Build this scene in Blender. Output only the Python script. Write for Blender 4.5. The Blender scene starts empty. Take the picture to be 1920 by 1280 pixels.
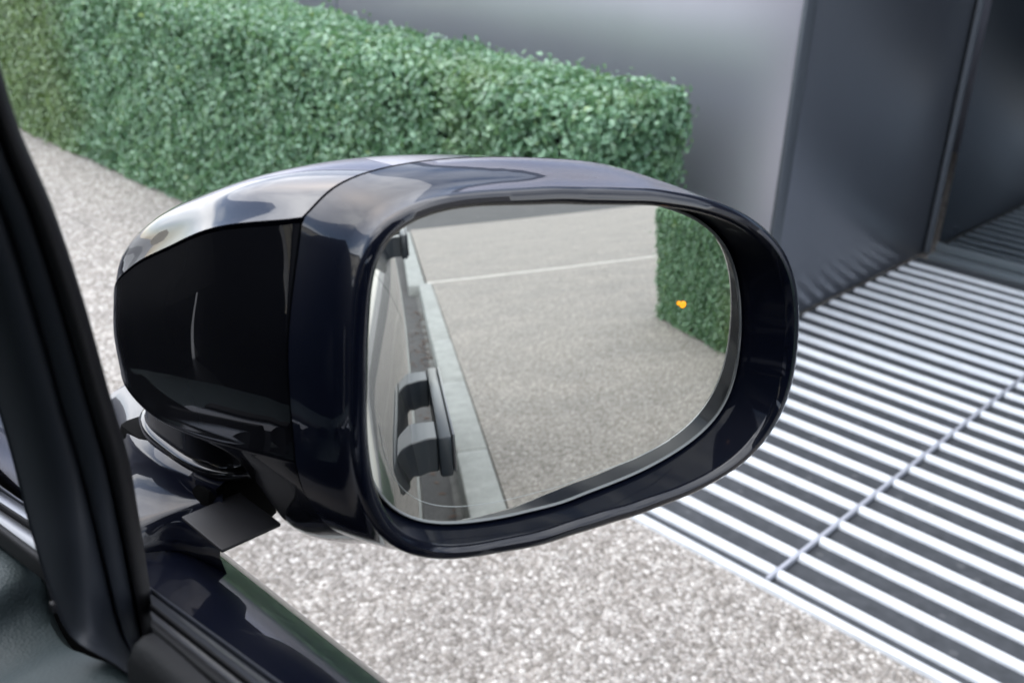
import bpy, bmesh, math, random
import numpy as np
from mathutils import Matrix, Vector
random.seed(7); rng = np.random.default_rng(7)
SC = bpy.context.scene
COL = SC.collection

# ------------------------------------------------------------------ camera
FPX = 1914.43
CAM_R = np.array([0.70153804, -0.71164713, 0.03745332])
CAM_D = np.array([-0.26898854, -0.31310364, -0.91082999])
CAM_W = np.array([0.65991632, 0.62890737, -0.41107904])
EYE = np.array([0.0, 0.0, 1.30])
cam = bpy.data.cameras.new('camera'); cam_ob = bpy.data.objects.new('camera', cam); COL.objects.link(cam_ob)
cam.sensor_width = 36.0; cam.lens = 36.0 * FPX / 1920.0
cam.clip_start = 0.02; cam.clip_end = 600
cam_ob.matrix_world = Matrix(((CAM_R[0], -CAM_D[0], -CAM_W[0], EYE[0]), (CAM_R[1], -CAM_D[1], -CAM_W[1], EYE[1]),
                              (CAM_R[2], -CAM_D[2], -CAM_W[2], EYE[2]), (0, 0, 0, 1)))
cam.dof.use_dof = True; cam.dof.focus_distance = 0.54; cam.dof.aperture_fstop = 13.5
SC.camera = cam_ob

# ------------------------------------------------------------------ sky, sun, exposure
SUN_EL, SUN_AZ = math.radians(58), math.radians(-8)      # azimuth from +Y towards +X
world = bpy.data.worlds.new('World'); SC.world = world; world.use_nodes = True
nt = world.node_tree; nt.nodes.clear()
def nd(t, kind, **kw):
    n = t.nodes.new(kind)
    for k, v in kw.items(): setattr(n, k, v)
    return n
out = nd(nt, 'ShaderNodeOutputWorld'); bg = nd(nt, 'ShaderNodeBackground'); bg.inputs[1].default_value = 0.13
sky = nd(nt, 'ShaderNodeTexSky', sky_type='NISHITA'); sky.sun_disc = False
sky.sun_elevation = SUN_EL; sky.sun_rotation = SUN_AZ; sky.air_density = 1.0; sky.dust_density = 1.0
tc = nd(nt, 'ShaderNodeTexCoord')
mp = nd(nt, 'ShaderNodeMapping'); mp.inputs['Scale'].default_value = (1.0, 1.0, 2.4)
nz = nd(nt, 'ShaderNodeTexNoise'); nz.inputs['Scale'].default_value = .95; nz.inputs['Detail'].default_value = 4; nz.inputs['Roughness'].default_value = .58
nz.inputs['Distortion'].default_value = .35
rp = nd(nt, 'ShaderNodeValToRGB'); rp.color_ramp.elements[0].position = .40; rp.color_ramp.elements[1].position = .66
mx = nd(nt, 'ShaderNodeMixRGB'); mx.inputs[2].default_value = (17, 17.2, 17.8, 1)
nt.links.new(tc.outputs['Generated'], mp.inputs[0]); nt.links.new(mp.outputs[0], nz.inputs['Vector'])
nt.links.new(nz.outputs['Fac'], rp.inputs[0]); nt.links.new(rp.outputs[0], mx.inputs[0])
nt.links.new(sky.outputs[0], mx.inputs[1]); nt.links.new(mx.outputs[0], bg.inputs[0]); nt.links.new(bg.outputs[0], out.inputs[0])
sun = bpy.data.lights.new('sun', 'SUN'); sun.energy = .9; sun.angle = math.radians(64); sun.color = (1, .975, .94)
sun_ob = bpy.data.objects.new('sun', sun); COL.objects.link(sun_ob)
sdir = Vector((math.sin(SUN_AZ) * math.cos(SUN_EL), math.cos(SUN_AZ) * math.cos(SUN_EL), math.sin(SUN_EL)))
sun_ob.rotation_euler = (-sdir).to_track_quat('-Z', 'Y').to_euler()
vs = SC.view_settings; vs.view_transform = 'Standard'; vs.look = 'None'; vs.gamma = 1; vs.use_curve_mapping = False
vs.exposure = 1.30
SC.cycles.max_bounces = 10; SC.cycles.glossy_bounces = 6

# ------------------------------------------------------------------ materials
def mat(name, color=(.5, .5, .5), rough=.5, metal=0, spec=.5, coat=0, coat_rough=.03):
    m = bpy.data.materials.new(name); m.use_nodes = True
    b = m.node_tree.nodes['Principled BSDF']
    b.inputs['Base Color'].default_value = (*color, 1); b.inputs['Roughness'].default_value = rough
    b.inputs['Metallic'].default_value = metal; b.inputs['Specular IOR Level'].default_value = spec
    b.inputs['Coat Weight'].default_value = coat; b.inputs['Coat Roughness'].default_value = coat_rough
    return m, m.node_tree, b
def coords(t, scale=(1, 1, 1)):
    g = nd(t, 'ShaderNodeNewGeometry'); p = nd(t, 'ShaderNodeMapping'); p.inputs['Scale'].default_value = scale
    t.links.new(g.outputs['Position'], p.inputs[0]); return p.outputs[0]
def noise(t, vec, scale, detail=4, rough=.55):
    n = nd(t, 'ShaderNodeTexNoise'); n.inputs['Scale'].default_value = scale; n.inputs['Detail'].default_value = detail
    n.inputs['Roughness'].default_value = rough; t.links.new(vec, n.inputs['Vector']); return n.outputs['Fac']
def ramp(t, fac, stops):
    r = nd(t, 'ShaderNodeValToRGB'); e = r.color_ramp.elements
    while len(e) < len(stops): e.new(.5)
    for el, (p, c) in zip(e, stops):
        el.position = p; el.color = (*c, 1) if len(c) == 3 else c
    t.links.new(fac, r.inputs[0]); return r.outputs[0]
def mixc(t, fac, a, b, mode='MIX'):
    m = nd(t, 'ShaderNodeMixRGB', blend_type=mode)
    for k, x in ((0, fac), (1, a), (2, b)):
        if hasattr(x, 'links'): t.links.new(x, m.inputs[k])
        else: m.inputs[k].default_value = x if k == 0 else ((*x, 1) if len(x) == 3 else x)
    return m.outputs[0]
def bump(t, b, height, strength=.3, dist=.002):
    n = nd(t, 'ShaderNodeBump'); n.inputs['Strength'].default_value = strength; n.inputs['Distance'].default_value = dist
    t.links.new(height, n.inputs['Height']); t.links.new(n.outputs[0], b.inputs['Normal'])

# exposed aggregate pavement
def aggregate(name, tint, scale=112):
    m, t, b = mat(name, rough=.75, spec=.35)
    v = coords(t)
    vo = nd(t, 'ShaderNodeTexVoronoi'); vo.inputs['Scale'].default_value = scale; t.links.new(v, vo.inputs['Vector'])
    sep = nd(t, 'ShaderNodeSeparateColor'); t.links.new(vo.outputs['Color'], sep.inputs[0])
    c = ramp(t, sep.outputs[0], [(0, (.24, .225, .205)), (.35, (.36, .345, .325)), (.7, (.46, .445, .425)), (.92, (.60, .59, .57)), (1, (.80, .79, .77))])
    edge = ramp(t, vo.outputs['Distance'], [(.25, (1, 1, 1)), (.75, (.62, .60, .58))])
    c = mixc(t, .8, c, edge, 'MULTIPLY')
    big = ramp(t, noise(t, v, 2.2, 5), [(.3, (.86, .86, .86)), (.7, (1.06, 1.05, 1.03))])
    c = mixc(t, 1, c, big, 'MULTIPLY')
    mid = ramp(t, noise(t, v, 26, 3), [(.35, (.88, .88, .88)), (.65, (1.1, 1.1, 1.1))])
    c = mixc(t, 1, c, mid, 'MULTIPLY'); c = mixc(t, 1, c, tint, 'MULTIPLY')
    t.links.new(c, b.inputs['Base Color'])
    inv = nd(t, 'ShaderNodeMath', operation='SUBTRACT'); inv.inputs[0].default_value = 1; t.links.new(vo.outputs['Distance'], inv.inputs[1])
    bump(t, b, inv.outputs[0], 1.0, .008)
    return m
M_PAVE = aggregate('exposed_aggregate', (.99, .968, .945))
def asphalt():
    m, t, b = mat('asphalt', rough=.85, spec=.3); v = coords(t)
    c = ramp(t, noise(t, v, 140, 4, .7), [(.3, (.055, .055, .056)), (.55, (.095, .095, .097)), (.75, (.18, .18, .18))])
    big = ramp(t, noise(t, v, 3, 5), [(.3, (.8, .8, .8)), (.7, (1.15, 1.13, 1.1))])
    c = mixc(t, 1, c, big, 'MULTIPLY'); t.links.new(c, b.inputs['Base Color']); bump(t, b, noise(t, v, 160, 3), .6, .004)
    return m
M_ASPH = asphalt()
def concrete(name, base, var=.12):
    m, t, b = mat(name, rough=.8, spec=.3); v = coords(t)
    lo = tuple(x * (1 - var * 2) for x in base); hi = tuple(min(1, x * (1 + var)) for x in base)
    c = ramp(t, noise(t, v, 9, 8, .65), [(.3, lo), (.7, hi)])
    c = mixc(t, 1, c, ramp(t, noise(t, v, 120, 3), [(.3, (.86, .86, .86)), (.7, (1.08, 1.08, 1.08))]), 'MULTIPLY')
    t.links.new(c, b.inputs['Base Color']); bump(t, b, noise(t, v, 150, 4), .4, .002)
    return m
M_KERB = concrete('kerb_concrete', (.37, .385, .37)); M_CHANNEL = concrete('channel_concrete', (.20, .20, .195), .2)
M_ROAD = concrete('pale_road', (.36, .36, .355), .1)  # sunlight put into the colour: pale, so the wall panels mirror it bright
M_JOINT = concrete('joint_mortar', (.74, .72, .67), .05)
# satin dark metal cladding
def satin(name, col, rough, metal=1):
    m, t, b = mat(name, col, rough, metal); v = coords(t, (1, 1, .15))
    c = ramp(t, noise(t, v, 3.0, 3), [(.3, tuple(x * .96 for x in col)), (.7, col)])
    t.links.new(c, b.inputs['Base Color']); return m
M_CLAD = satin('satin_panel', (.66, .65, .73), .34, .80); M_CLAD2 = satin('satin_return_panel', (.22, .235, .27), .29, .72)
M_TRIM, _, _ = mat('grey_trim', (.13, .145, .165), .45, .5)
M_ALU, t_, b_ = mat('anodised_bar', (.80, .82, .83), .5, .04)
c_ = ramp(t_, noise(t_, coords(t_, (6, 1, 6)), 22, 4), [(.3, (.58, .61, .635)), (.7, (.72, .75, .775))]); t_.links.new(c_, b_.inputs['Base Color'])
M_ALUG, _, _ = mat('grey_joint_bar', (.36, .375, .42), .5, .1)
M_RUB, t_, b_ = mat('mat_insert', rough=.7)
v_ = coords(t_); vo_ = nd(t_, 'ShaderNodeTexVoronoi', feature='DISTANCE_TO_EDGE'); vo_.inputs['Scale'].default_value = 9; t_.links.new(v_, vo_.inputs['Vector'])
c_ = ramp(t_, noise(t_, v_, 30, 5), [(.3, (.026, .030, .035)), (.7, (.050, .055, .062))])
vd_ = nd(t_, 'ShaderNodeTexVoronoi'); vd_.inputs['Scale'].default_value = 14; vd_.inputs['Randomness'].default_value = 1; t_.links.new(v_, vd_.inputs['Vector'])
c_ = mixc(t_, ramp(t_, vd_.outputs['Distance'], [(.10, (.5, .5, .5)), (.14, (0, 0, 0))]), c_, (.10, .105, .11)); t_.links.new(c_, b_.inputs['Base Color'])
M_GLASS, _, b_ = mat('dark_door_glass', (.26, .29, .31), .03, 1)
M_THRESH, _, _ = mat('threshold_metal', (.30, .34, .36), .35, .7)
# car
M_PAINT, t_, b_ = mat('midnight_paint', (.0025, .0035, .009), .4, 0, .1, 1, .015); b_.inputs['Coat IOR'].default_value = 1.8
n_ = noise(t_, coords(t_), 9, 2); bump(t_, b_, n_, .02, .0006)
M_BODY, _, b_ = mat('body_paint', (.0025, .0035, .009), .4, 0, .1, .8, .02); b_.inputs['Coat IOR'].default_value = 1.42
M_FEND, _, _ = mat('matt_wing_paint', (.016, .018, .024), .5, 0, .3)  # uncoated and rough, to keep sky reflections off wing and bonnet
M_INNER, _, _ = mat('bezel_inner_navy', (.0020, .0032, .0085), .5, 0, .06, .22, .04)
M_GLOSSB, _, _ = mat('gloss_black', (.002, .0022, .0035), .4, 0, .1, 1, .02)
M_BEZ, _, b_ = mat('bezel_navy', (.0022, .0034, .0085), .4, 0, .08, 1, .02); b_.inputs['Coat IOR'].default_value = 1.45
M_BLK, _, _ = mat('black_plastic', (.010, .010, .012), .55, 0, .35)
M_GAP, _, _ = mat('shut_line_black', (.001, .001, .001), .9, 0, .1)
M_SEAL, t_, b_ = mat('rubber_seal', (.004, .004, .005), .65, 0, .3); bump(t_, b_, noise(t_, coords(t_), 900, 2), .25, .0006)
M_PILLAR, t_, b_ = mat('pillar_trim', (.013, .016, .022), .6, 0, .35); bump(t_, b_, noise(t_, coords(t_), 1400, 2), .15, .0004)
M_DASH, t_, b_ = mat('grained_dash', (.034, .047, .050), .55, 0, .35)
v_ = coords(t_); vo_ = nd(t_, 'ShaderNodeTexVoronoi'); vo_.inputs['Scale'].default_value = 750
nw_ = nd(t_, 'ShaderNodeTexNoise'); nw_.inputs['Scale'].default_value = 150; t_.links.new(v_, nw_.inputs['Vector'])
va_ = nd(t_, 'ShaderNodeVectorMath', operation='MULTIPLY_ADD'); va_.inputs[1].default_value = (.0012,) * 3; t_.links.new(nw_.outputs['Color'], va_.inputs[0]); t_.links.new(v_, va_.inputs[2])
t_.links.new(va_.outputs[0], vo_.inputs['Vector']); bump(t_, b_, vo_.outputs['Distance'], .35, .0006)
M_CHROME, _, _ = mat('satin_moulding', (.17, .18, .205), .36, .9)
M_MOULD, _, _ = mat('dark_moulding', (.16, .165, .18), .32, .7)
M_MIRROR, _, _ = mat('mirror_silver', (.60, .61, .575), .0, 1)
M_EDGE, _, _ = mat('glass_edge', (.16, .17, .17), .35, .4)
M_ETCH, _, _ = mat('etched_line', (.30, .32, .31), .4, .6)
M_AMBER, _, b_ = mat('amber_lamp', (.02, .008, .0), .4); b_.inputs['Emission Color'].default_value = (1, .36, .004, 1); b_.inputs['Emission Strength'].default_value = .62
M_HANDLE, _, _ = mat('handle_grey', (.024, .031, .040), .40, .0, .5, .2, .15)
M_WIN = bpy.data.materials.new('window_glass'); M_WIN.use_nodes = True
t_ = M_WIN.node_tree; t_.nodes.clear(); o_ = nd(t_, 'ShaderNodeOutputMaterial'); ms_ = nd(t_, 'ShaderNodeMixShader'); tr_ = nd(t_, 'ShaderNodeBsdfTransparent')
gl_ = nd(t_, 'ShaderNodeBsdfGlossy'); gl_.inputs['Roughness'].default_value = .0; fr_ = nd(t_, 'ShaderNodeFresnel'); fr_.inputs[0].default_value = 1.45
tr_.inputs[0].default_value = (.72, .78, .76, 1)
t_.links.new(fr_.outputs[0], ms_.inputs[0]); t_.links.new(tr_.outputs[0], ms_.inputs[1]); t_.links.new(gl_.outputs[0], ms_.inputs[2]); t_.links.new(ms_.outputs[0], o_.inputs[0])
M_TINT, _, _ = mat('privacy_glass', (.008, .009, .010), .02, 0, .6)
# foliage
def leafmat():
    m, t, b = mat('boxwood_leaf', rough=.38, spec=.6); v = coords(t)
    at = nd(t, 'ShaderNodeAttribute', attribute_name='leaf_rand')
    c = ramp(t, at.outputs['Fac'], [(0, (.062, .145, .075)), (.35, (.145, .275, .155)), (.7, (.24, .39, .245)), (.93, (.33, .48, .32)), (1, (.35, .44, .18))])
    patch = ramp(t, noise(t, v, 1.6, 3), [(.58, (0, 0, 0)), (.74, (.45, .45, .45))])
    c = mixc(t, patch, c, (.20, .25, .075), 'MIX')
    sp = nd(t, 'ShaderNodeSeparateXYZ'); t.links.new(v, sp.inputs[0])
    olive = ramp(t, noise(t, v, .9, 2), [(.0, (0, 0, 0)), (1, (1, 1, 1))])
    # the far panel of the hedge is made of a more olive leaf than the near one
    mr = nd(t, 'ShaderNodeMapRange'); mr.inputs[1].default_value = 4.75; mr.inputs[2].default_value = 5.1; t.links.new(sp.outputs[1], mr.inputs[0])
    far = nd(t, 'ShaderNodeMath', operation='MULTIPLY'); far.inputs[1].default_value = .6; t.links.new(mr.outputs[0], far.inputs[0])
    c = mixc(t, far.outputs[0], c, (.20, .25, .085), 'MIX')
    t.links.new(c, b.inputs['Base Color'])
    b.inputs['Coat Weight'].default_value = .8; b.inputs['Coat Roughness'].default_value = .34; b.inputs['Coat Tint'].default_value = (.9, 1, .97, 1)
    tl = nd(t, 'ShaderNodeBsdfTranslucent'); ms = nd(t, 'ShaderNodeMixShader'); ms.inputs[0].default_value = .28
    t.links.new(mixc(t, 1, c, (1.3, 1.25, .8), 'MULTIPLY'), tl.inputs[0]); t.links.new(b.outputs[0], ms.inputs[1]); t.links.new(tl.outputs[0], ms.inputs[2])
    t.links.new(ms.outputs[0], t.nodes['Material Output'].inputs[0])
    return m
M_LEAF = leafmat()
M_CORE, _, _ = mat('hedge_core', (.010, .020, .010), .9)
M_DRYLEAF, _, _ = mat('dry_leaf', (.11, .065, .045), .8)
M_RENDER = concrete('cream_render', (.62, .56, .44), .05); M_WHITEW = concrete('white_render', (.72, .72, .70), .04)
M_ROOFT, _, _ = mat('grey_roofing', (.10, .11, .12), .7); M_BLUE, _, _ = mat('blue_awning', (.03, .14, .32), .6)

# ------------------------------------------------------------------ mesh helpers
def link(name, me, m=None, parent=None, smooth=False, sharp=38):
    o = bpy.data.objects.new(name, me); COL.objects.link(o)
    if m is not None: me.materials.append(m)
    if parent is not None: o.parent = parent
    if smooth:
        me.polygons.foreach_set('use_smooth', [True] * len(me.polygons))
        if sharp: me.set_sharp_from_angle(angle=math.radians(sharp))
    return o
def mesh(name, vs_, fs, m, parent=None, smooth=False, fix=True):
    me = bpy.data.meshes.new(name); me.from_pydata([tuple(map(float, v)) for v in vs_], [], fs); me.update()
    if fix:
        b = bmesh.new(); b.from_mesh(me); bmesh.ops.recalc_face_normals(b, faces=b.faces); b.to_mesh(me); b.free()
    return link(name, me, m, parent, smooth)
def tag(o, label=None, cat=None, group=None, kind=None):
    for k, x in (('label', label), ('category', cat), ('group', group), ('kind', kind)):
        if x: o[k] = x
    return o
def empty(name, loc=(0, 0, 0)):
    o = bpy.data.objects.new(name, None); COL.objects.link(o); o.location = loc; o.empty_display_size = .1; return o
def box(name, lo, hi, m, parent=None, bev=0.0, seg=2, smooth=False):
    b = bmesh.new(); bmesh.ops.create_cube(b, size=1)
    for v in b.verts:
        v.co = Vector([lo[i] + (v.co[i] + .5) * (hi[i] - lo[i]) for i in range(3)])
    if bev: bmesh.ops.bevel(b, geom=b.edges[:], offset=bev, segments=seg, affect='EDGES', profile=.5)
    me = bpy.data.meshes.new(name); b.to_mesh(me); b.free()
    return link(name, me, m, parent, smooth or bev > 0)
def grid_faces(nr, nc, closed=False):
    f = []
    for i in range(nr - 1):
        for j in range(nc if closed else nc - 1):
            k = (j + 1) % nc; f.append((i * nc + j, i * nc + k, (i + 1) * nc + k, (i + 1) * nc + j))
    return f
def catmull(P, n, closed=False):
    P = np.asarray(P, float); N = len(P); out_ = []
    segs = N if closed else N - 1
    for i in range(segs):
        if closed: a, b, c, d = P[(i - 1) % N], P[i], P[(i + 1) % N], P[(i + 2) % N]
        else: a, b, c, d = (P[i - 1] if i else 2 * P[0] - P[1]), P[i], P[i + 1], (P[i + 2] if i + 2 < N else 2 * P[-1] - P[-2])
        t1 = max(np.linalg.norm(b - a), 1e-9) ** .5; t2 = max(np.linalg.norm(c - b), 1e-9) ** .5; t3 = max(np.linalg.norm(d - c), 1e-9) ** .5
        m1 = t2 * ((b - a) / t1 - (c - a) / (t1 + t2) + (c - b) / t2); m2 = t2 * ((c - b) / t2 - (d - b) / (t2 + t3) + (d - c) / t3)
        for s in np.arange(n) / n:
            h = s * s; k = h * s
            out_.append((2 * k - 3 * h + 1) * b + (k - 2 * h + s) * m1 + (-2 * k + 3 * h) * c + (k - h) * m2)
    if not closed: out_.append(P[-1])
    return np.array(out_)
def tube(name, path, r, m, parent=None, closed=False, seg=8, flat=1.0):
    path = np.asarray(path, float); N = len(path); vs_ = []
    for i in range(N):
        a, b = path[(i - 1) % N] if closed or i else path[0], path[(i + 1) % N] if closed or i < N - 1 else path[-1]
        tg = b - a; tg /= np.linalg.norm(tg)
        s = np.cross(tg, [0, 0, 1.0]); s = s / np.linalg.norm(s) if np.linalg.norm(s) > 1e-5 else np.array([1., 0, 0]); w = np.cross(s, tg)
        for k in range(seg):
            an = 2 * math.pi * k / seg; vs_.append(path[i] + s * math.cos(an) * r + w * math.sin(an) * r * flat)
    fs = []
    for i in range(N if closed else N - 1):
        for k in range(seg):
            i2 = (i + 1) % N; k2 = (k + 1) % seg; fs.append((i * seg + k, i * seg + k2, i2 * seg + k2, i2 * seg + k))
    if not closed: fs += [tuple(range(seg))[::-1], tuple((N - 1) * seg + k for k in range(seg))]
    return mesh(name, vs_, fs, m, parent, True)
def ray(px, py):
    d = (px - 960) * CAM_R + (py - 640) * CAM_D + FPX * CAM_W; return d / np.linalg.norm(d)
def on(px, py, axis, val):      # point of the photograph at a known wall, door or ground plane
    d = ray(px, py); return EYE + d * ((val - EYE[axis]) / d[axis])

# ================================================================== SETTING
g = mesh('road', [(-90, -160, -.125), (90, -160, -.125), (90, 160, -.125), (-90, 160, -.125)], [(0, 1, 2, 3)], M_ROAD); g['kind'] = 'structure'
cr_ = box('crossing_road', (-60, -40, -.16), (60, -16.93, -.117), M_ASPH); cr_['kind'] = 'structure'
gs = box('gutter_asphalt', (-.75, -16.9, -.16), (.373, 40, -.119), M_ASPH); gs['kind'] = 'structure'
KX0, KX1 = .408, .545
JY = -8.62
# pavement slabs, divided by a pale joint
def slab(x0, x1, y0, y1):
    o = box('pavement', (x0, y0, -.124), (x1, y1, 0), M_PAVE); o['kind'] = 'structure'; return o
pv = slab(KX1 + .004, 1.600, JY + .032, 40)
slab(1.600, 14, JY + .032, -2.06); slab(1.600, 14, 1.505, 40) if False else None
slab(.50, 14, -16.9, JY - .032)
o = box('pavement_joint', (.50, JY - .03, -.12), (14, JY + .03, .006), M_JOINT); o['kind'] = 'structure'
# ground under the grating and beyond it, up to and below the building
o = box('pavement_base', (1.604, -2.055, -.124), (14, 40, -.02), M_PAVE); o['kind'] = 'structure'
o = box('pavement', (1.604, 1.52, -.018), (2.72, 40, 0), M_PAVE); o['kind'] = 'structure'
# kerb of separate stones beside a darker channel
kerb = empty('kerb', (.45, 0, 0)); kerb['kind'] = 'structure'
ys = [JY + .02]; 
for L in (1.75, 1.35, 1.28, 1.25): ys.append(ys[-1] + L)
while ys[-1] < 14: ys.append(ys[-1] + random.uniform(1.2, 1.6))
for i in range(len(ys) - 1):
    e = random.uniform(-.003, .003)
    s = box('kerb_stone', (KX0 + e - .45, ys[i] + .005, -.16), (KX1 + e * .5 - .45, ys[i + 1] - .005, .004 + random.uniform(-.002, .002)), M_KERB, kerb, .012, 2)
y = JY - .02
while y > -16.5:
    L = random.uniform(1.3, 1.8)
    box('kerb_stone', (.30 - .45, y - L + .005, -.16), (.485 - .45, y - .005, -.012), M_KERB, kerb, .012, 2); y -= L
ch = box('drain_channel', (.374, JY, -.16), (KX0 - .004, 14, -.117), M_CHANNEL); ch['kind'] = 'structure'

# building
bld = empty('grey_building', (2.73, 1.51, 0))
tag(bld, 'dark grey metal clad building with recessed glass entrance behind the hedge and grating', 'building')
FX, RY, GX, HT = 2.73, 1.51, 3.975, 3.1
def bbox(name, lo, hi, m, bev=0, **k): return box(name, [lo[0] - 2.73, lo[1] - 1.51, lo[2]], [hi[0] - 2.73, hi[1] - 1.51, hi[2]], m, bld, bev, **k)
y = RY + .012
for i, L in enumerate((2.20, 2.24, 2.24, 2.24, 2.24)):
    bbox('wall_panel', (FX, y, -.02), (FX + .05, y + L - .014, HT), M_CLAD, .004); y += L
bbox('corner_trim', (FX - .006, RY - .004, -.02), (FX + .05, RY + .010, HT), M_TRIM, .003)
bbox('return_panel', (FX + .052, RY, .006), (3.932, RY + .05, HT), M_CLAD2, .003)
bbox('corner_post', (3.945, RY - .022, .004), (3.967, RY + .05, HT), M_TRIM, .006)
bbox('post_gap', (3.934, RY - .003, .006), (3.943, RY + .02, HT), M_GAP)
for k in range(3):
    bbox('glass_panel', (GX, RY - .035 - 1.19 * (k + 1) + .012, .055), (GX + .02, RY - .035 - 1.19 * k - .006, 2.5), M_GLASS)
bbox('threshold', (3.905, -2.05, -.018), (GX + .03, RY - .034, .016), M_THRESH, .005)
bbox('glass_frame', (GX - .004, -2.05, .018), (GX + .03, RY - .034, .053), M_THRESH, .004)
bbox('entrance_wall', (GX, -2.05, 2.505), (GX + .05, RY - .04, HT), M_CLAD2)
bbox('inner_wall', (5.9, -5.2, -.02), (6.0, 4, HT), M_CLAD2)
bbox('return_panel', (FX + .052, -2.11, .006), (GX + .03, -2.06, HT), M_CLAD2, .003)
y = -2.072
for L in (1.56, 1.56):
    bbox('wall_panel', (FX, y - L + .014, -.02), (FX + .05, y, HT), M_CLAD, .004); y -= L
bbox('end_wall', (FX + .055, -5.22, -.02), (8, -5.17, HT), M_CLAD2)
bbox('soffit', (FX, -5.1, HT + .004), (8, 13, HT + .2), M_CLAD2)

# entrance grating: raised bars over dark inserts
gr = empty('entrance_grating', (1.61, 0, 0))
tag(gr, 'entrance mat grating of pale raised bars over dark inserts in the pavement', 'grating')
box('insert_mat', (1.622 - 1.61, -2.04, -.018), (3.903 - 1.61, RY - .004, -.002), M_RUB, gr)
PITCH, N_BAR = .0885, 25
def bar_mesh(L, taper, w=.0265, h=.013):
    n = 9; prof = [(-w / 2, -.004)] + [(-w / 2 * math.cos(math.pi * k / n), h * math.sin(math.pi * k / n) ** .75) for k in range(1, n)] + [(w / 2, -.004)]
    prof = [(-w / 2, -.004), (-w / 2, .35 * h)] + prof[1:-1] + [(w / 2, .35 * h), (w / 2, -.004)]
    vs_ = []; ln = [(0, 1), (.006, 1), (.012, 1), (L - .012, 1)] + ([(L - .004, .75), (L, .4)] if taper else [(L - .004, 1), (L, 1)])
    for yy, s in ln:
        for (x, z) in prof: vs_.append((x * (.55 + .45 * s), yy, z * s if z > 0 else z))
    nc = len(prof); fs = grid_faces(len(ln), nc) + [tuple(range(nc)), tuple(range((len(ln) - 1) * nc, len(ln) * nc))]
    me = bpy.data.meshes.new('bar'); me.from_pydata(vs_, [], fs); me.update()
    b = bmesh.new(); b.from_mesh(me); bmesh.ops.recalc_face_normals(b, faces=b.faces); b.to_mesh(me); b.free()
    me.polygons.foreach_set('use_smooth', [True] * len(me.polygons)); me.materials.append(M_ALU); return me
SEAM_Y = .797
spans = [(SEAM_Y + .0050, RY - .014), (-.62 + .0050, SEAM_Y - .0050), (-2.03, -.62 - .0050)]
bms = [bar_mesh(b - a, k == 0) for k, (a, b) in enumerate(spans)]
for (a, b), me in zip(spans, bms):
    for i in range(N_BAR):
        o = bpy.data.objects.new('bar', me); COL.objects.link(o); o.parent = gr
        o.location = (1.668 + i * PITCH + random.uniform(-.0015, .0015) - 1.61, a, -.001 + random.uniform(-.0008, .0008))
for yy in (SEAM_Y, -.62):
    box('joint_bar', (1.628 - 1.61, yy - .0047, -.001), (3.895 - 1.61, yy + .0047, .0122), M_ALUG, gr, .003)
box('edge_strip', (1.602 - 1.61, -2.05, -.10), (1.624 - 1.61, RY - .006, .010), M_ALU, gr, .004)

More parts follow.
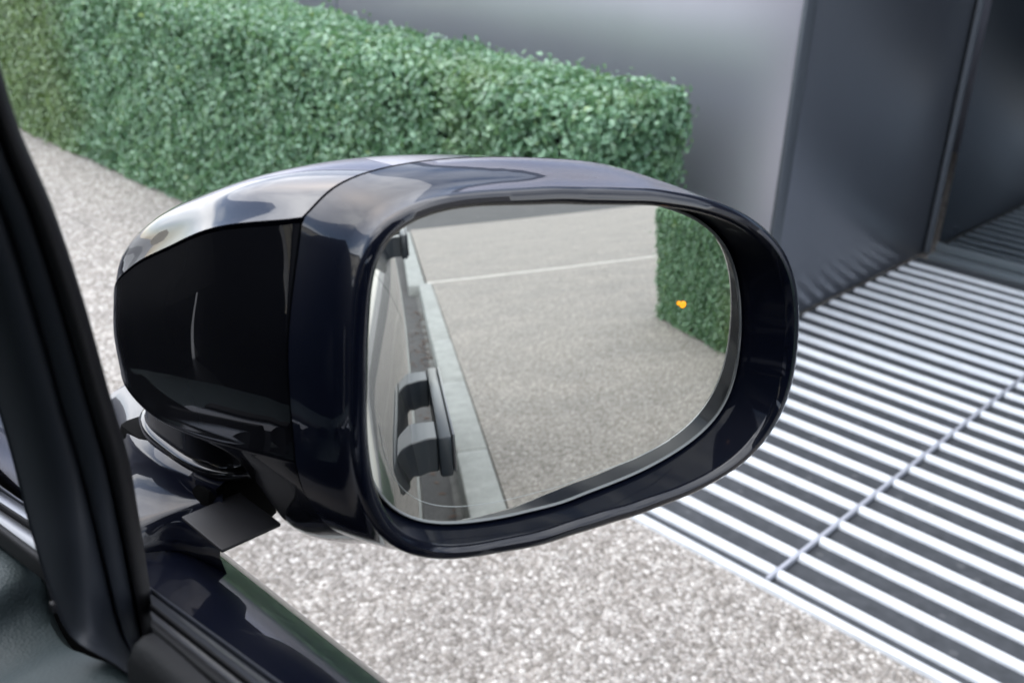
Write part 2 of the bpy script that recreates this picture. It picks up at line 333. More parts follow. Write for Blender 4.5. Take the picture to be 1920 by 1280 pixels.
# hedges
def wob(P, s):
    return (np.sin(P[:, 0] * 7.1 * s + 1.3) * np.sin(P[:, 1] * 5.3 * s + .4) + np.sin(P[:, 1] * 11.7 * s + P[:, 2] * 9.1 * s) * np.sin(P[:, 2] * 13.3 * s + 2.1) + .6 * np.sin(P[:, 1] * 23.0 * s + P[:, 0] * 19 * s + 1) * np.sin(P[:, 2] * 27.0 * s)) / 2.2
def hedge(x0, x1, y0, y1, h0, h1, label, faces, dens):
    root = empty('hedge', ((x0 + x1) / 2, y0, 0)); tag(root, label, 'hedge', 'clipped hedges along the building')
    off = np.array([(x0 + x1) / 2, y0, 0])
    hy = lambda yy: h0 + (h1 - h0) * (yy - y0) / (y1 - y0)
    i_ = .05
    vs_ = [(x, yy, z) for yy in (y0 + i_, y1 - i_) for x, z in ((x0 + i_, .02), (x1 - i_, .02), (x1 - i_, hy(yy) - i_), (x0 + i_, hy(yy) - i_))]
    vs_ = [np.array(v) - off for v in vs_]
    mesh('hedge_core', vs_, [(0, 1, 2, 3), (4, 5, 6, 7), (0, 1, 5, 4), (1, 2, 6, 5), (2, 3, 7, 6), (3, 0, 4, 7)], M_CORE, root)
    P, Nn = [], []
    for f in faces:
        if f in ('front', 'back'):
            n = int(dens * (y1 - y0) * h1 * (1 if f == 'front' else .5)); yy = rng.uniform(y0, y1, n); zz = rng.uniform(0, 1, n) * (h0 + (h1 - h0) * (yy - y0) / (y1 - y0))
            xx = np.full(n, x0 if f == 'front' else x1); nn = np.tile([-1. if f == 'front' else 1., 0, 0], (n, 1)); nn[zz < 0] = 0
        elif f == 'top':
            n = int(dens * (y1 - y0) * (x1 - x0) * 1.1); yy = rng.uniform(y0, y1, n); xx = rng.uniform(x0, x1, n); zz = h0 + (h1 - h0) * (yy - y0) / (y1 - y0); nn = np.tile([0, 0, 1.], (n, 1))
        else:
            yf = y0 if f == 'near' else y1
            n = int(dens * (x1 - x0) * h1 * 1.1); xx = rng.uniform(x0, x1, n); yy = np.full(n, yf); zz = rng.uniform(0, 1, n) * hy(yf); nn = np.tile([0, -1. if f == 'near' else 1., 0], (n, 1))
        P.append(np.stack([xx, yy, zz], 1)); Nn.append(nn)
    P = np.concatenate(P); Nn = np.concatenate(Nn); n = len(P)
    rr_ = .055 + .02 * np.sin(P[:, 1] * 9) ; hi_z = h0 + (h1 - h0) * (P[:, 1] - y0) / (y1 - y0)
    Q = np.stack([np.clip(P[:, 0], x0 + rr_, x1 - rr_), np.clip(P[:, 1], y0 + rr_, y1 - rr_), np.minimum(P[:, 2], hi_z - rr_)], 1)
    dv = P - Q; dl = np.linalg.norm(dv, axis=1)[:, None]; ok = dl[:, 0] > 1e-6
    Nn[ok] = (dv / np.maximum(dl, 1e-6))[ok]; P[ok] = (Q + Nn * rr_[:, None])[ok]
    depth = wob(P, 1.0) * .018 + wob(P, 3.1) * .012 + rng.uniform(-.04, .012, n) + (rng.uniform(0, 1, n) > .95) * rng.uniform(.0, .04, n) + np.maximum(0, wob(P, .55)) * .018
    P = P + Nn * depth[:, None]; P[:, 2] = np.maximum(P[:, 2], .012)
    d = rng.normal(size=(n, 3)); d -= (d * Nn).sum(1)[:, None] * Nn * .6; d += Nn * .35; d[:, 2] += .25; d /= np.linalg.norm(d, axis=1)[:, None]
    nr = Nn * .9 + rng.normal(size=(n, 3)) * .65; nr[:, 2] += .25
    s = np.cross(d, nr); s /= np.linalg.norm(s, axis=1)[:, None]; up_ = np.cross(s, d)
    L = rng.uniform(.016, .028, n)[:, None]; W = L * rng.uniform(.26, .36, n)[:, None]
    base = P - d * L * .4; tip = P + d * L * .6 - up_ * L * .12
    l1 = base + d * L * .36 - s * W + up_ * W * .35; r1 = base + d * L * .36 + s * W + up_ * W * .35
    l2 = base + d * L * .74 - s * W * .72 + up_ * W * .2; r2 = base + d * L * .74 + s * W * .72 + up_ * W * .2
    V = np.stack([base, l1, l2, tip, r2, r1], 1).reshape(-1, 3) - off
    me = bpy.data.meshes.new('foliage'); me.vertices.add(len(V)); me.vertices.foreach_set('co', V.astype(np.float32).ravel())
    k = np.arange(n)[:, None] * 6
    idx = np.concatenate([k + [0, 1, 2, 3], k + [0, 3, 4, 5]], 1).reshape(-1)
    me.loops.add(len(idx)); me.loops.foreach_set('vertex_index', idx.astype(np.int32))
    me.polygons.add(n * 2); me.polygons.foreach_set('loop_start', (np.arange(n * 2) * 4).astype(np.int32)); me.polygons.foreach_set('loop_total', np.full(n * 2, 4, np.int32))
    me.update(calc_edges=True)
    at = me.attributes.new('leaf_rand', 'FLOAT', 'POINT')
    rv = np.clip(rng.beta(2.2, 2.4, n) + wob(P, .9) * .12, 0, 1); at.data.foreach_set('value', np.repeat(rv, 6).astype(np.float32))
    o = link('foliage', me, M_LEAF, root); o['kind'] = 'stuff'
    # woody stems inside
    vs_, fs = [], []
    return root
hedge(2.05, 2.50, 1.70, 9.5, .755, .93, 'long clipped green hedge against the grey metal wall, seen directly above the car mirror', ('front', 'top', 'near', 'back'), 16500)
hedge(2.05, 2.50, -5.32, -2.15, .765, .765, 'square clipped hedge at the edge of the pavement, seen reflected in the mirror glass', ('front', 'top', 'far', 'near'), 14500)

# ================================================================== CAR
car = empty('car', (0, 0, -.12)); CO = np.array([0, 0, -.12])
tag(car, 'black car parked at the kerb, its wing mirror and door seen from the front seat', 'car')
def cmesh(name, vs_, fs, m, parent=None, smooth=True, fix=True):
    return mesh(name, np.asarray(vs_, float) - CO, fs, m, parent or car, smooth, fix)
PROF = [(.1295, 1.050), (.134, 1.036), (.15, 1.0265), (.175, 1.0185), (.195, 1.0060), (.207, .9940), (.2138, .983), (.2185, .968), (.2250, .937), (.2305, .895), (.2325, .85), (.2325, .78), (.230, .66), (.226, .56), (.232, .50), (.234, .44), (.226, .38), (.20, .30), (.16, .20), (.10, .12)]
PROF2 = [(.140, 1.085), (.146, 1.078), (.162, 1.057), (.180, 1.033), (.194, 1.013), (.204, .996), (.211, .982), (.217, .966), (.2245, .94), (.2300, .90)] + PROF[10:]
PROF_D = catmull(PROF, 4); PROF2_D = catmull(PROF2, 4)
def xoff(y):
    if y > .5:
        t = min((y - .5) / .35, 1); b = .030 * t * t * (3 - 2 * t)
        return b - .05 * max(0, y - 1.1) ** 2
    return -.0135 * max(0, -.9 - y) ** 1.45
def zoff(y):
    if y > .3: 
        z = -.03 * (y - .3) - .002
        if y > .5: t = min((y - .5) / .25, 1); z += .085 * t * t * (3 - 2 * t) - .06 * max(0, y - .75)
        return z
    if y > 0: return -.03 * (y - .3) - .002
    return .007 - .03 * y
def side(y, prof=PROF_D):
    if prof is PROF_D:
        k = min(1, max(0, (.12 - y) / .22)); k = k * k * (3 - 2 * k); prof = PROF_D * (1 - k) + PROF2_D * k
    return [(x + xoff(y), y, z + zoff(y) * min(1, max(0, (z - .3) / .6))) for x, z in prof]
def bodypanel(name, y0, y1, m=M_BODY, prof=PROF_D, n=None):
    n = n or max(6, int((y1 - y0) / .06)); ysn = np.linspace(y0, y1, n); vs_ = []
    for i, yy in enumerate(ysn): vs_ += side(yy, prof)
    nc = len(prof)
    # returns at the two shut edges
    e0 = [(x - .012, yy, z) for x, yy, z in side(y0 + .0005, prof)]; e1 = [(x - .012, yy, z) for x, yy, z in side(y1 - .0005, prof)]
    vs_ = e0 + vs_ + e1
    return cmesh(name, vs_, grid_faces(n + 2, nc), m)
fd = bodypanel('front_door', -.748, .618)
rd = bodypanel('rear_door', -1.80, -.754)
bodypanel('quarter_panel', -3.35, -1.806)
bodypanel('fender', .624, 2.15, M_FEND)
bodypanel('shut_gap_backing', -3.3, 2.08, M_GAP, np.array(PROF) - np.array([.016, .0]))  # black backing added to block light leaking through the shut gaps
# sill to roof, far side and floor of the shell
def prism(name, poly_yz, x0, x1, m):
    n = len(poly_yz); vs_ = [(x0, a, b) for a, b in poly_yz] + [(x1, a, b) for a, b in poly_yz]
    fs = [tuple(range(n)), tuple(range(2 * n - 1, n - 1, -1))] + [(i, (i + 1) % n, n + (i + 1) % n, n + i) for i in range(n)]
    return cmesh(name, vs_, fs, m, smooth=False)
prism('roof', [(-3.25, 1.52), (-2.9, 1.60), (-1.2, 1.66), (-.2, 1.64), (.02, 1.58), (.02, 1.60), (-.2, 1.68), (-1.2, 1.70), (-2.9, 1.64), (-3.3, 1.54)], -1.22, .02, M_PAINT)
prism('left_side', [(-3.3, .1), (2.1, .1), (2.1, .95), (.6, 1.05), (-3.3, 1.12)], -1.62, -1.58, M_PAINT)
prism('left_window', [(-3.2, 1.12), (.5, 1.05), (-.1, 1.60), (-3.0, 1.62)], -1.45, -1.43, M_TINT)
prism('floor_pan', [(-3.3, .1), (2.1, .1), (2.1, .14), (-3.3, .14)], -1.57, .1, M_BLK)
prism('tailgate', [(-3.34, .15), (-3.30, .15), (-3.26, 1.55), (-3.30, 1.55)], -1.5, .06, M_PAINT)
prism('seat_back', [(-.45, .35), (-.30, .35), (-.52, 1.12), (-.62, 1.12)], -.55, .02, M_BLK)
prism('headrest', [(-.60, 1.15), (-.50, 1.15), (-.53, 1.33), (-.62, 1.33)], -.36, -.16, M_BLK)
prism('rear_window', [(-1.78, 1.135), (-.80, 1.10), (-.80, 1.565), (-1.6, 1.58)], .050, .056, M_TINT)
prism('quarter_window', [(-3.0, 1.16), (-1.86, 1.135), (-1.7, 1.575), (-2.85, 1.53)], .020, .026, M_TINT)
prism('centre_pillar', [(-.795, 1.09), (-.66, 1.09), (-.70, 1.60), (-.795, 1.60)], .040, .07, M_GLOSSB)
# bonnet and front
vs_ = []; 
for yy in np.linspace(.72, 2.1, 14):
    xr = side(yy, [PROF[1]])[0]
    for s in np.linspace(0, 1, 9): vs_.append((xr[0] - s * 1.62, yy, xr[2] + .05 * math.sin(math.pi * s) ** .6 - .06 * max(0, yy - 1.7)))
cmesh('bonnet', vs_, grid_faces(14, 9), M_FEND)
prism('front_bumper', [(2.1, .12), (2.24, .2), (2.24, .62), (2.12, .9), (2.05, .9), (2.05, .12)], -1.5, .12, M_PAINT)
# windscreen
cmesh('windscreen', [(.055, .60, 1.06), (-1.45, .60, 1.06), (-1.2, .02, 1.59), (-.02, .02, 1.59)], [(0, 1, 2, 3)], M_WIN, smooth=False)

# belt mouldings below the side window
def belt(X, pts): return catmull([on(px, py, 0, X) for px, py in pts], 8)
def strip(name, top, bot, X0, X1, m, depth=.008):
    A = belt(X0, top); B = belt(X1, bot); n = len(A); vs_ = []
    for a, b in zip(A, B):
        w = b - a
        vs_.append(a + np.array([.001, 0, -depth]))
        for q_ in np.linspace(0, 1, 7): vs_.append(a + w * q_ + np.array([-.3, 0, .9]) * .0018 * math.sin(math.pi * q_))
        vs_.append(b + np.array([.0008, 0, -depth]))
    return cmesh(name, vs_, grid_faces(n, 9), m)
def strips(name, top, bot, *k):
    strip(name, top[2:], bot[2:], *k); strip(name, top[:2] + [(top[1][0] + 22, top[1][1] + 15)], bot[:2] + [(bot[1][0] + 22, bot[1][1] + 15)], *k)
strips('chrome_bead', [(-60, 866), (48, 943), (284, 1102), (440, 1215), (700, 1405)], [(-60, 873), (48, 949), (284, 1108), (440, 1222), (700, 1414)], .1292, .1270, M_CHROME)
strips('belt_moulding', [(-60, 882), (58, 957), (285, 1114), (440, 1229), (700, 1423)], [(-60, 902), (58, 978), (285, 1132), (440, 1252), (700, 1452)], .1262, .1185, M_CHROME)
strips('glass_run', [(-60, 903), (58, 979), (285, 1133), (440, 1253), (700, 1453)], [(-60, 914), (60, 994), (285, 1145), (440, 1267), (700, 1471)], .1165, .1155, M_SEAL)
strips('inner_seal', [(-60, 916), (64, 998), (286, 1147), (440, 1268), (700, 1473)], [(-60, 936), (72, 1034), (286, 1160), (440, 1284), (700, 1496)], .1150, .1085, M_MOULD)
strips('felt_strip', [(-60, 938), (74, 1036), (286, 1161), (440, 1286), (700, 1498)], [(-60, 956), (80, 1062), (287, 1184), (440, 1316), (700, 1540)], .1075, .1040, M_SEAL)
# inner door trim, black, rounded over towards the cabin
A = belt(.1035, [(287, 1186), (304, 1198), (440, 1318), (700, 1542)]); vs_ = []
for a in A:
    for dx, dz in ((0, 0), (-.003, .0005), (-.006, -.001), (-.009, -.006), (-.010, -.03), (-.011, -.1), (-.011, -.4)): vs_.append(a + np.array([dx, 0, dz]))
cmesh('door_trim', vs_, grid_faces(len(A), 7), M_SEAL)

# dashboard end: grained pad running up to the pillar foot
rows = []
edge = [(-260, 830), (-120, 915), (0, 996), (78, 1064), (97, 1130), (128, 1188), (180, 1216), (240, 1240), (290, 1290), (380, 1400), (520, 1560)]
E3 = np.array([on(px, py, 0, .112 - .012 * max(0, min(1, (px - 80) / 200))) for px, py in edge]); E3 = catmull(E3, 6)
vs_ = []
for e in E3:
    for s, dz in ((0, -.006), (.004, 0), (.012, .0022), (.03, .003), (.07, .001), (.13, -.008), (.25, -.04), (.45, -.12)):
        vs_.append((e[0] - s * .92, e[1] - s * .25, e[2] + dz))
cmesh('dashboard', vs_, grid_faces(len(E3), 8), M_DASH)

# A pillar with its trim, groove lines and door seal
PR = [((318, 1330), .129), ((303, 1262), .1275), ((294, 1195), .126), ((286, 1120), .124), ((262, 960), .1205), ((245, 860), .118), ((210, 740), .1135), ((160, 560), .108), ((100, 380), .101), ((40, 240), .094), ((0, 110), .089), ((-50, -60), .082), ((-110, -260), .074)]
PL = [((290, 1300), .094), ((215, 1245), .091), ((130, 1192), .0895), ((96, 1130), .090), ((70, 1050), .092), ((43, 955), .094), ((18, 855), .094), ((-30, 690), .0905), ((-75, 520), .086), ((-120, 370), .08), ((-160, 230), .075), ((-210, 50), .068), ((-270, -160), .06)]
R3 = catmull([on(*q, 0, X) for q, X in PR], 5); L3 = catmull([on(*q, 0, X) for q, X in PL], 5)
def pillar(name, f0, f1, lift, m, n=14, back=True):
    vs_ = []
    for l, r in zip(L3, R3):
        c = (l + r) / 2; tow = EYE - c; tow /= np.linalg.norm(tow)
        w = r - l
        ring = []
        for s in np.linspace(0, 1, n):
            f = f0 + (f1 - f0) * s
            ring.append(l + w * f + tow * lift(s))
        if back:
            ring.append(l + w * f1 - tow * .012); ring.append(l + w * f0 - tow * .012)
        vs_ += ring
    return cmesh(name, vs_, grid_faces(len(L3), n + (2 if back else 0), back), m)
pillar('pillar_trim', 0, .605, lambda s: -.014 * (1 - s) ** 2.2 + .006 * math.sin(math.pi * min(1, s * 1.05)) - .004 * s ** 8, M_PILLAR, 20)
pillar('pillar_cover', .585, .812, lambda s: .0035 * math.sin(math.pi * s) ** .5 - .004 * s, M_PILLAR, 10)
pillar('door_seal', .805, 1.0, lambda s: .006 * math.sin(math.pi * s) ** .6 - .010 * s, M_SEAL, 12)
# trim clip at the foot of the pillar
p = on(101, 1140, 0, .0885); box('trim_clip', p - CO - np.array([.001, .0012, .0015]), p - CO + np.array([.001, .0015, .0025]), M_BLK, car, .001)
# upper continuation of pillar to the roof, out of frame
tube('roof_rail', [R3[-1] - CO + (L3[-1] - R3[-1]) * .5, np.array([.05, .12, 1.50]) - CO, np.array([.02, 0, 1.62]) - CO, np.array([.02, -3.1, 1.58]) - CO], .035, M_BLK, car)

# door handles: two arms carrying an upright grip bar
def handle(parent, x0, y, z, L=.27, out_=.040, h=.034):
    xo = x0 + out_
    def arm(ya, yb):
        hb = bmesh.new(); pts = []
        for (xx, za, zb, e) in ((x0 - .02, -h * .55, h * .36, .010), (x0 + .010, -h * .55, h * .48, .003), (x0 + .018, -h * .5, h * .5, 0), (xo - .0105, -h * .5, h * .5, 0)):
            pts += [(xx, ya - e, z + za), (xx, yb + e, z + za), (xx, yb + e, z + zb), (xx, ya - e, z + zb)]
        vv = [hb.verts.new(p) for p in pts]
        for i in range(3):
            for j in range(4): hb.faces.new([vv[i * 4 + j], vv[i * 4 + (j + 1) % 4], vv[i * 4 + 4 + (j + 1) % 4], vv[i * 4 + 4 + j]])
        hb.faces.new(vv[0:4][::-1]); hb.faces.new(vv[12:16])
        bmesh.ops.recalc_face_normals(hb, faces=hb.faces)
        bmesh.ops.bevel(hb, geom=hb.edges[:], offset=.0012, segments=1, affect='EDGES')
        bmesh.ops.translate(hb, verts=hb.verts, vec=-Vector(CO))
        me = bpy.data.meshes.new('handle_arm'); hb.to_mesh(me); hb.free()
        link('handle_arm', me, M_HANDLE, parent)
    arm(y - L / 2 + .004, y - L / 2 + .050); arm(y + L / 2 - .060, y + L / 2 - .004)
    g_ = box('grip', np.array([xo - .010, y - L / 2 - .004, z - h * .62]) - CO, np.array([xo + .003, y + L / 2 + .004, z + h * .56]) - CO, M_HANDLE, parent, .003)
    g2 = box('grip_trim', np.array([xo + .0032, y - L / 2 - .002, z - h * .50]) - CO, np.array([xo + .006, y + L / 2 + .002, z + h * .60]) - CO, M_MOULD, parent, .0012)
    pl_ = box('handle_plate', np.array([x0 - .035, y - L / 2 - .022, z - h * .75]) - CO, np.array([x0 - .014, y + L / 2 + .022, z + h * .50]) - CO, M_BLK, parent, .004)
handle(fd, .222, -.34, .935, .29, .038)
handle(rd, .200, -1.42, 1.045, .36, .044, .042)

# ------------------------------------------------------------------ wing mirror
MC = np.array([0.28606562, 0.24943831, 1.12014731]); MN = np.array([-0.31300042, -0.9422334, 0.11927683])
MU = np.array([0.94900833, -0.31525098, 0.0]); MV = np.array([0.03760214, 0.1131947, 0.99286104]); MR = 4.674
def loc(uu, vv, d): return MC + MU * uu + MV * vv + MN * d
LIP = np.array([(-.0846, .07), (-.0785, .074), (-.0684, .0768), (-.0606, .0784), (-.0513, .0788), (-.0385, .0784), (-.0239, .0777), (-.002, .0760), (.0164, .0741), (.0392, .0701), (.0572, .0652), (.0698, .0602), (.0817, .0537), (.0927, .0443), (.1006, .0327), (.1045, .0191), (.1059, .0099), (.1062, -.0029), (.1053, -.0157), (.1025, -.0276), (.0975, -.0369), (.0904, -.0453), (.08, -.0519), (.0605, -.0582), (.037, -.0613), (.0117, -.0628), (-.0076, -.0633), (-.0341, -.0630), (-.0506, -.062), (-.0652, -.0592), (-.0745, -.0555), (-.0819, -.0508), (-.087, -.0449), (-.0934, -.0296), (-.0953, -.0127), (-.0941, .0162), (-.0919, .0404), (-.0886, .0611)])
GLS = np.array([(.0761, .0484), (.0882, .0364), (.0941, .0224), (.0970, .007), (.0974, -.012), (.0946, -.0297), (.0869, -.0420), (.0737, -.0500), (.0591, -.0552), (.0448, -.0588), (.0307, -.0609), (.017, -.0624), (-.0095, -.0640), (-.025, -.0638), (-.038, -.0624), (-.0538, -.0593), (-.0628, -.0556), (-.0705, -.0499), (-.0765, -.0420), (-.0805, -.031), (-.0825, -.018), (-.083, -.0031), (-.0825, .0181), (-.0815, .0334), (-.079, .048), (-.073, .058), (-.063, .0655), (-.05, .0685), (-.03, .069), (0, .067), (.03, .0635), (.055, .058)])
C0 = np.array([.004, .006])
def polar(P, nh=11, reg=2e-4):
    q = P - C0; th = np.arctan2(q[:, 1], q[:, 0]); r = np.hypot(q[:, 0], q[:, 1])
    o_ = np.argsort(th); th, r = th[o_], r[o_]
    T = np.linspace(-math.pi, math.pi, 720, endpoint=False); rr = np.interp(T, th, r, period=2 * math.pi)
    F = np.fft.rfft(rr); k = np.arange(len(F)); F *= np.exp(-(k / 19.0) ** 2); rs = np.fft.irfft(F, 720)
    return lambda t: np.interp((np.asarray(t) + math.pi) % (2 * math.pi) - math.pi, T, rs, period=2 * math.pi)
lip_r, gls_r = polar(LIP), polar(GLS)
SEC = {
 -.02: [(-.0940, .0665), (-.1034, .0180), (-.1046, -.0290), (-.1022, -.042), (-.0911, -.062), (-.056, -.0765), (.03, -.070), (.085, -.053), (.102, .005), (.092, .045), (.052, .071), (.0, .0815), (-.0542, .0831), (-.0793, .0776)],
 -.05: [(-.1198, .0605), (-.1222, .0200), (-.1217, -.0310), (-.1135, -.044), (-.1000, -.0740), (-.060, -.0895), (.02, -.078), (.068, -.055), (.086, .0), (.076, .042), (.035, .068), (-.02, .0805), (-.075, .0820), (-.108, .0745)],
 -.08: [(-.1340, .0485), (-.1372, .0180), (-.1367, -.0320), (-.1225, -.0425), (-.0985, -.0710), (-.064, -.0875), (.005, -.07), (.045, -.048), (.06, 0), (.05, .038), (.015, .062), (-.04, .0745), (-.09, .0745), (-.1255, .0645)],
 -.105: [(-.1455, .0370), (-.1483, .0110), (-.1476, -.0295), (-.1315, -.0385), (-.1010, -.050), (-.07, -.068), (-.02, -.056), (.01, -.036), (.02, 0), (.01, .03), (-.02, .05), (-.06, .0625), (-.10, .0655), (-.1385, .0530)],
 -.125: [(-.1525, .0235), (-.1552, .0030), (-.1545, -.0190), (-.140, -.030), (-.12, -.042), (-.09, -.046), (-.06, -.038), (-.045, -.022), (-.04, 0), (-.046, .018), (-.06, .032), (-.085, .044), (-.115, .0475), (-.1460, .0380)],
 -.1365: [(-.1500, .0090), (-.1515, .000), (-.1505, -.010), (-.138, -.017), (-.124, -.024), (-.105, -.027), (-.088, -.022), (-.08, -.012), (-.077, 0), (-.08, .012), (-.088, .020), (-.102, .0255), (-.122, .0275), (-.1440, .0205)],
 -.141: [(-.132, .002), (-.133, -.001), (-.132, -.004), (-.128, -.006), (-.122, -.007), (-.116, -.008), (-.11, -.006), (-.107, -.003), (-.106, 0), (-.107, .004), (-.11, .006), (-.116, .008), (-.124, .008), (-.129, .006)]}
ds = sorted(SEC, reverse=True); K = np.array([SEC[d][:2] + [tuple(np.array(SEC[d][2]) + .10 * (np.array(SEC[d][1]) - np.array(SEC[d][2])))] + [SEC[d][2]] + [tuple(np.array(SEC[d][2]) + .12 * (np.array(SEC[d][3]) - np.array(SEC[d][2])))] + SEC[d][3:] for d in ds])           # sections x 14 x 2
arr = np.concatenate([K, np.repeat(np.array(ds)[:, None, None], 16, 1)], 2)    # with depth
SUB = 6
dense = np.stack([catmull(arr[:, j], SUB) for j in range(16)], 1)               # rows x 14 x 3
NS = 8
loops = np.stack([catmull(np.vstack([r, r[:1]]), NS) for r in dense], 0)        # rows x (14*NS+1) x 3, starts and ends on the crease
W3 = lambda P: np.array([loc(*q) for q in P.reshape(-1, 3)])
wm = None
def part(name, vs_, fs, m, sharp=38):
    o = cmesh(name, vs_, fs, m, wm, True)
    if sharp != 38: o.data.set_sharp_from_angle(angle=math.radians(sharp))
    return o
nr = len(loops); nl = loops.shape[1]
split = 11 * NS                                                                 # control point 9, on the outer side
def shell(name, c0, c1, m, first=0, inset=None):
    sub = loops[first:, c0:c1 + 1].copy()
    # turn the borders inward so that the joints are real gaps
    cen = loops[first:].mean(1)
    def inward(P, c, k): 
        q = P.copy(); q[:, :2] += (c[:, :2] - P[:, :2]) * k; return q
    a = inward(sub[:, 0], cen, .035); b = inward(sub[:, -1], cen, .035)
    sub2 = np.concatenate([a[:, None], sub, b[:, None]], 1)
    f0 = sub2[0].copy(); f0[:, :2] += (cen[0][:2] - f0[:, :2]) * .03
    sub2 = np.concatenate([f0[None], sub2], 0)
    vs_ = W3(sub2); return part(name, vs_, grid_faces(sub2.shape[0], sub2.shape[1]), m)
# slide the borders apart by a millimetre
lo_ = loops.copy(); 
wm_first = 0
sub = loops[:, :split + 1]
# lower housing is the part's own mesh
cen = loops.mean(1)
def border(P, k, c): 
    q = P.copy(); q[..., :2] += (c[..., :2] - P[..., :2]) * k; return q
def shell_verts(cols, gap_start, gap_end):
    S = loops[:, cols].copy()
    if gap_start: S[:, 0] = S[:, 0] + (S[:, 1] - S[:, 0]) * .30
    if gap_end: S[:, -1] = S[:, -1] + (S[:, -2] - S[:, -1]) * .30
    S[0, :, 2] -= .0012
    a = border(S[:, 0], .05, cen); b = border(S[:, -1], .05, cen)
    S = np.concatenate([a[:, None], S, b[:, None]], 1)
    f0 = border(S[0], .05, np.repeat(cen[0][None], S.shape[1], 0)); S = np.concatenate([f0[None], S], 0)
    return S
S = shell_verts(np.arange(0, split + 1), True, False)
wm = mesh('wing_mirror', W3(S) - CO, grid_faces(S.shape[0], S.shape[1]), M_GLOSSB, car, True)
wm['label'] = 'black wing mirror housing with painted cap and lit amber warning'
S = shell_verts(np.arange(split, nl), False, True)
part('mirror_cap', W3(S), grid_faces(S.shape[0], S.shape[1]), M_PAINT)
# dark liner under the gaps
S = loops.copy(); S[..., :2] = border(S, .045, np.repeat(cen[:, None], nl, 1))[..., :2]; S[0, :, 2] += .004
part('gap_liner', W3(S), grid_faces(nr, nl), M_GAP)
# bezel: from the seam over the lip to the inner wall
seam = loops[0, :-1].copy(); NB = 200
thS = np.arctan2(seam[:, 1] - C0[1], seam[:, 0] - C0[0]); rS = np.hypot(seam[:, 0] - C0[0], seam[:, 1] - C0[1]); o_ = np.argsort(thS)
TH = np.linspace(-math.pi, math.pi, NB, endpoint=False)
seam_r = np.interp(TH, thS[o_], rS[o_], period=2 * math.pi); LR = lip_r(TH); GR = gls_r(TH)
CL = np.array([(EYE - MC) @ MU, (EYE - MC) @ MV, (EYE - MC) @ MN])
DL = .0138 + .0064 * np.clip(np.cos(TH + .25), -.2, 1)                     # the lip stands further out on the outer side
lx = C0[0] + LR * np.cos(TH); ly = C0[1] + LR * np.sin(TH); sc_ = (CL[2] - DL) / (CL[2] - .03)
lx = CL[0] + (lx - CL[0]) * sc_; ly = CL[1] + (ly - CL[1]) * sc_
th2 = np.arctan2(ly - C0[1], lx - C0[0]); r2 = np.hypot(lx - C0[0], ly - C0[1]); o2 = np.argsort(th2)
LR = np.interp(TH, th2[o2], r2[o2], period=2 * math.pi)
rows = []
def ring(r, d):
    d = np.broadcast_to(d, TH.shape); return [loc(C0[0] + rr * math.cos(t), C0[1] + rr * math.sin(t), dd) for rr, t, dd in zip(r, TH, d)]
sh = seam_r
rows.append(ring(sh * .95, -.0200)); rows.append(ring(sh * .995, -.0192)); rows.append(ring(sh, -.0184))
for q_ in (.2, .4, .6, .8): rows.append(ring(sh * (1 - q_) + (LR + .0006) * q_ + .0010 * math.sin(math.pi * q_), -.0184 + q_ * (DL - .0075 + .0184)))
for dr, dd in ((.0006, -.0075), (.0002, -.0038), (-.0009, -.0012), (-.0026, 0), (-.0046, 0), (-.0062, -.0013), (-.0070, -.0032)): rows.append(ring(LR + dr, DL + dd))
part('bezel', np.array(rows).reshape(-1, 3), grid_faces(len(rows), NB, True), M_BEZ)
rows = [rows[-1]]
wall_end = GR + .0022
for q_ in (.25, .5, .75, 1): rows.append(ring((LR - .0070) * (1 - q_) + wall_end * q_, (DL - .0032) * (1 - q_) - .0012 * q_))
rows.append(ring(GR + .0018, -.006)); rows.append(ring(GR * .5, -.008))
part('bezel_wall', np.array(rows).reshape(-1, 3), grid_faces(len(rows), NB, True), M_INNER)
# mirror glass: convex plate
def sph(uu, vv): 
    q = uu * uu + vv * vv; return -(MR - math.sqrt(MR * MR - q))
vs_ = [loc(C0[0], C0[1], sph(*C0))]; NR = 30
for i in range(1, NR + 1):
    for t, gr_ in zip(TH, GR):
        rr = gr_ * i / NR; a, b = C0[0] + rr * math.cos(t), C0[1] + rr * math.sin(t); vs_.append(loc(a, b, sph(a, b)))
fs = [(0, 1 + k, 1 + (k + 1) % NB) for k in range(NB)]
for i in range(NR - 1):
    for k in range(NB):
        k2 = (k + 1) % NB; fs.append((1 + i * NB + k, 1 + (i + 1) * NB + k, 1 + (i + 1) * NB + k2, 1 + i * NB + k2))
g_ob = cmesh('mirror_glass', vs_, fs, M_MIRROR, wm, True, False)
def glass_ring(name, off, r, m, lift=.0, span=None):
    P = []
    for t, gr_ in zip(TH, GR):
        if span and not span[0] < t < span[1]: continue
        rr = gr_ + off; a, b = C0[0] + rr * math.cos(t), C0[1] + rr * math.sin(t); P.append(loc(a, b, sph(a, b) + lift) - CO)
    o = tube(name, P, r, m, wm, span is None, 6)
glass_ring('glass_edge', .0005, .0007, M_EDGE)
glass_ring('etched_line', -.0075, .00014, M_ETCH, .0, (-2.95, -.75))
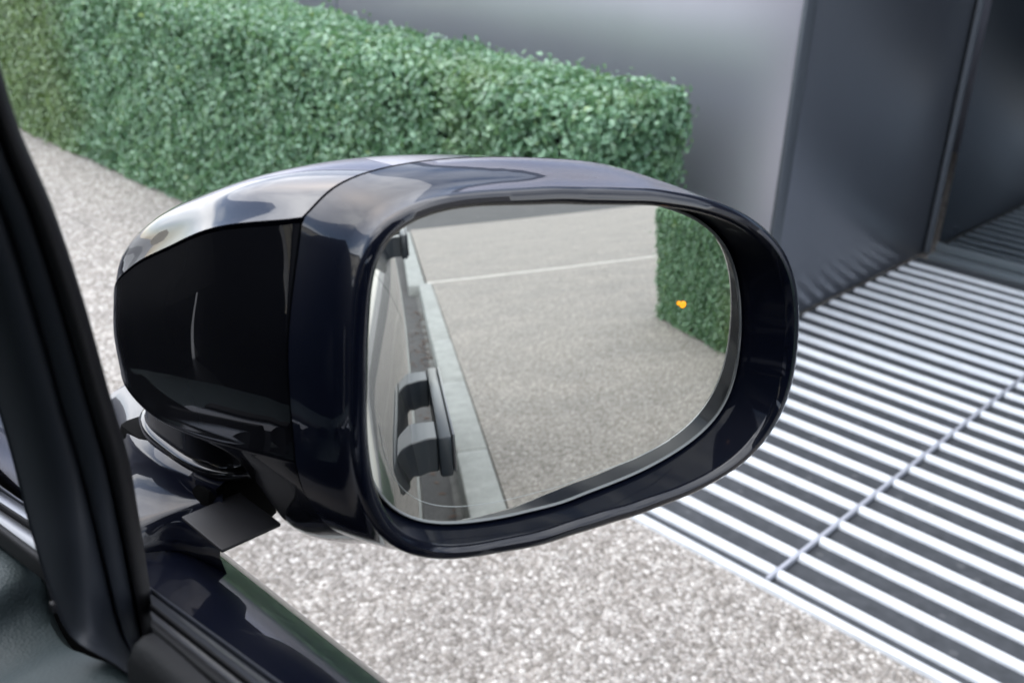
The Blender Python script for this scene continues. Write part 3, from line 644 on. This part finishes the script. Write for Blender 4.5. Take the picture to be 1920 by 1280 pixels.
# blind spot warning lamp
lampv, lampf = [], []
def blob(px, py, ru, rv):
    dd = ray(px, py); tt = ((MC - EYE) @ MN) / (dd @ MN); q = EYE + dd * tt - MC; a, b = q @ MU, q @ MV
    k = len(lampv); n = 16; lampv.append(loc(a, b, sph(a, b) + .0007))
    for i in range(n): lampv.append(loc(a + ru * math.cos(2 * math.pi * i / n), b + rv * math.sin(2 * math.pi * i / n), sph(a, b) + .0004))
    for i in range(n): lampf.append((k, k + 1 + i, k + 1 + (i + 1) % n))
blob(1281, 571, .0017, .0016); blob(1273.5, 568.5, .0010, .0010)
part('warning_lamp', lampv, lampf, M_AMBER)

# pivot column and mounting foot
def oval(cx, cy, ax, ay, z, n=64):
    o_ = []
    for i in range(n):
        c, q = math.cos(2 * math.pi * i / n), math.sin(2 * math.pi * i / n); e = 2 / 3.0
        o_.append((cx + ax * abs(c) ** e * (1 if c >= 0 else -1), cy + ay * abs(q) ** e * (1 if q >= 0 else -1), z))
    return o_
rows = [oval(.2265, .405, .0355, .046, z) for z in (1.092, 1.0765)] + [oval(.2265, .405, .0340, .0445, 1.0755), oval(.2265, .405, .0340, .0445, 1.0530), oval(.2265, .405, .0348, .0453, 1.0512), oval(.2265, .405, .0365, .0472, 1.0505), oval(.2265, .405, .0375, .0482, 1.0488), oval(.2265, .405, .0375, .0482, 1.0468), oval(.2265, .405, .030, .040, 1.0455)]
part('pivot', np.array(rows).reshape(-1, 3), grid_faces(len(rows), 64, True), M_GLOSSB)
# foot: saddle between the door shoulder and the pivot
up_e = catmull([on(px, py, 2, z) for (px, py), z in (((205, 740), 1.036), ((238, 812), 1.043), ((300, 862), 1.047), ((352, 890), 1.047), ((404, 918), 1.046))], 6)
lo_e = catmull([on(px, py, 2, z) for (px, py), z in (((215, 1010), 1.030), ((262, 988), 1.030), ((318, 964), 1.033), ((370, 943), 1.037), ((418, 925), 1.043))], 6)
sk_e = catmull([on(px, py, 2, z) for (px, py), z in (((205, 1046), 1.022), ((268, 1026), 1.022), ((326, 1016), 1.021), ((378, 1030), 1.020), ((412, 1040), 1.022))], 6)  # dark skirt added over the door in place of the mirror's reflection there
sec = []
for p_, q_, k_ in zip(up_e, lo_e, sk_e):
    row = [p_ + np.array([.02, .01, .0])]
    for k in range(9):
        f = k / 8; row.append(p_ * (1 - f) + q_ * f + np.array([0, 0, -.0030 * math.sin(math.pi * f)]))
    for f in (.08, .2, .4, .6, .8, 1): row.append(q_ * (1 - f) + k_ * f + np.array([0, 0, .0022 * math.sin(math.pi * min(1, f + .1)) - .0012]))
    row.append(k_ + np.array([.006, .004, -.02])); sec.append(row)
part('mirror_foot', np.array(sec).reshape(-1, 3), grid_faces(len(sec), 17), M_BODY, 80)
a = np.array([.1735, .3285, 1.0380]); b = np.array([.203, .362, 1.0400])
box('foot_arm', np.array([.187, .363, 1.015]) - CO, np.array([.226, .452, 1.0462]) - CO, M_GAP, wm, .006)
box('foot_plate', a - CO, b - CO, M_BLK, wm, .0008)

# ================================================================== street behind and opposite (seen in the reflections)
op = empty('opposite_building', (-15, 6, -.12)); tag(op, 'cream rendered building across the road, reflected in the mirror cap', 'building')
box('wall', (0, -16, 0), (-6, 22, 5.2), M_RENDER, op)
box('roof', (.3, -16.3, 5.204), (-6.3, 22.3, 5.5), M_ROOFT, op)
box('awning', (.004, 2, 2.7), (1.4, 9, 2.9), M_BLUE, op)
for k in range(8): box('window', (-.02, -14 + k * 4.4, 1.0), (.02, -12 + k * 4.4, 2.5), M_TINT, op)

# fallen leaves in the channel
lv, lf = [], []
for i in range(170):
    yy = rng.normal(-5.6, 1.1) if i < 120 else rng.uniform(-9, 0); x = rng.uniform(.25, .395) if i % 3 else rng.normal(.37, .02)
    x = min(x, .396); a = rng.uniform(0, 6.28); L = rng.uniform(.012, .028); k = len(lv); z = -.1185 if x < .374 else -.1165
    for (p_, q_, h_) in ((-L, 0, 0), (0, L * .5, .006), (L, 0, .003), (0, -L * .5, .005)):
        lv.append((x + p_ * math.cos(a) - q_ * math.sin(a), yy + p_ * math.sin(a) + q_ * math.cos(a), z + .001 + h_ * rng.uniform(.3, 1)))
    lf.append((k, k + 1, k + 2, k + 3))
o = mesh('fallen_leaves', lv, lf, M_DRYLEAF); o['kind'] = 'stuff'
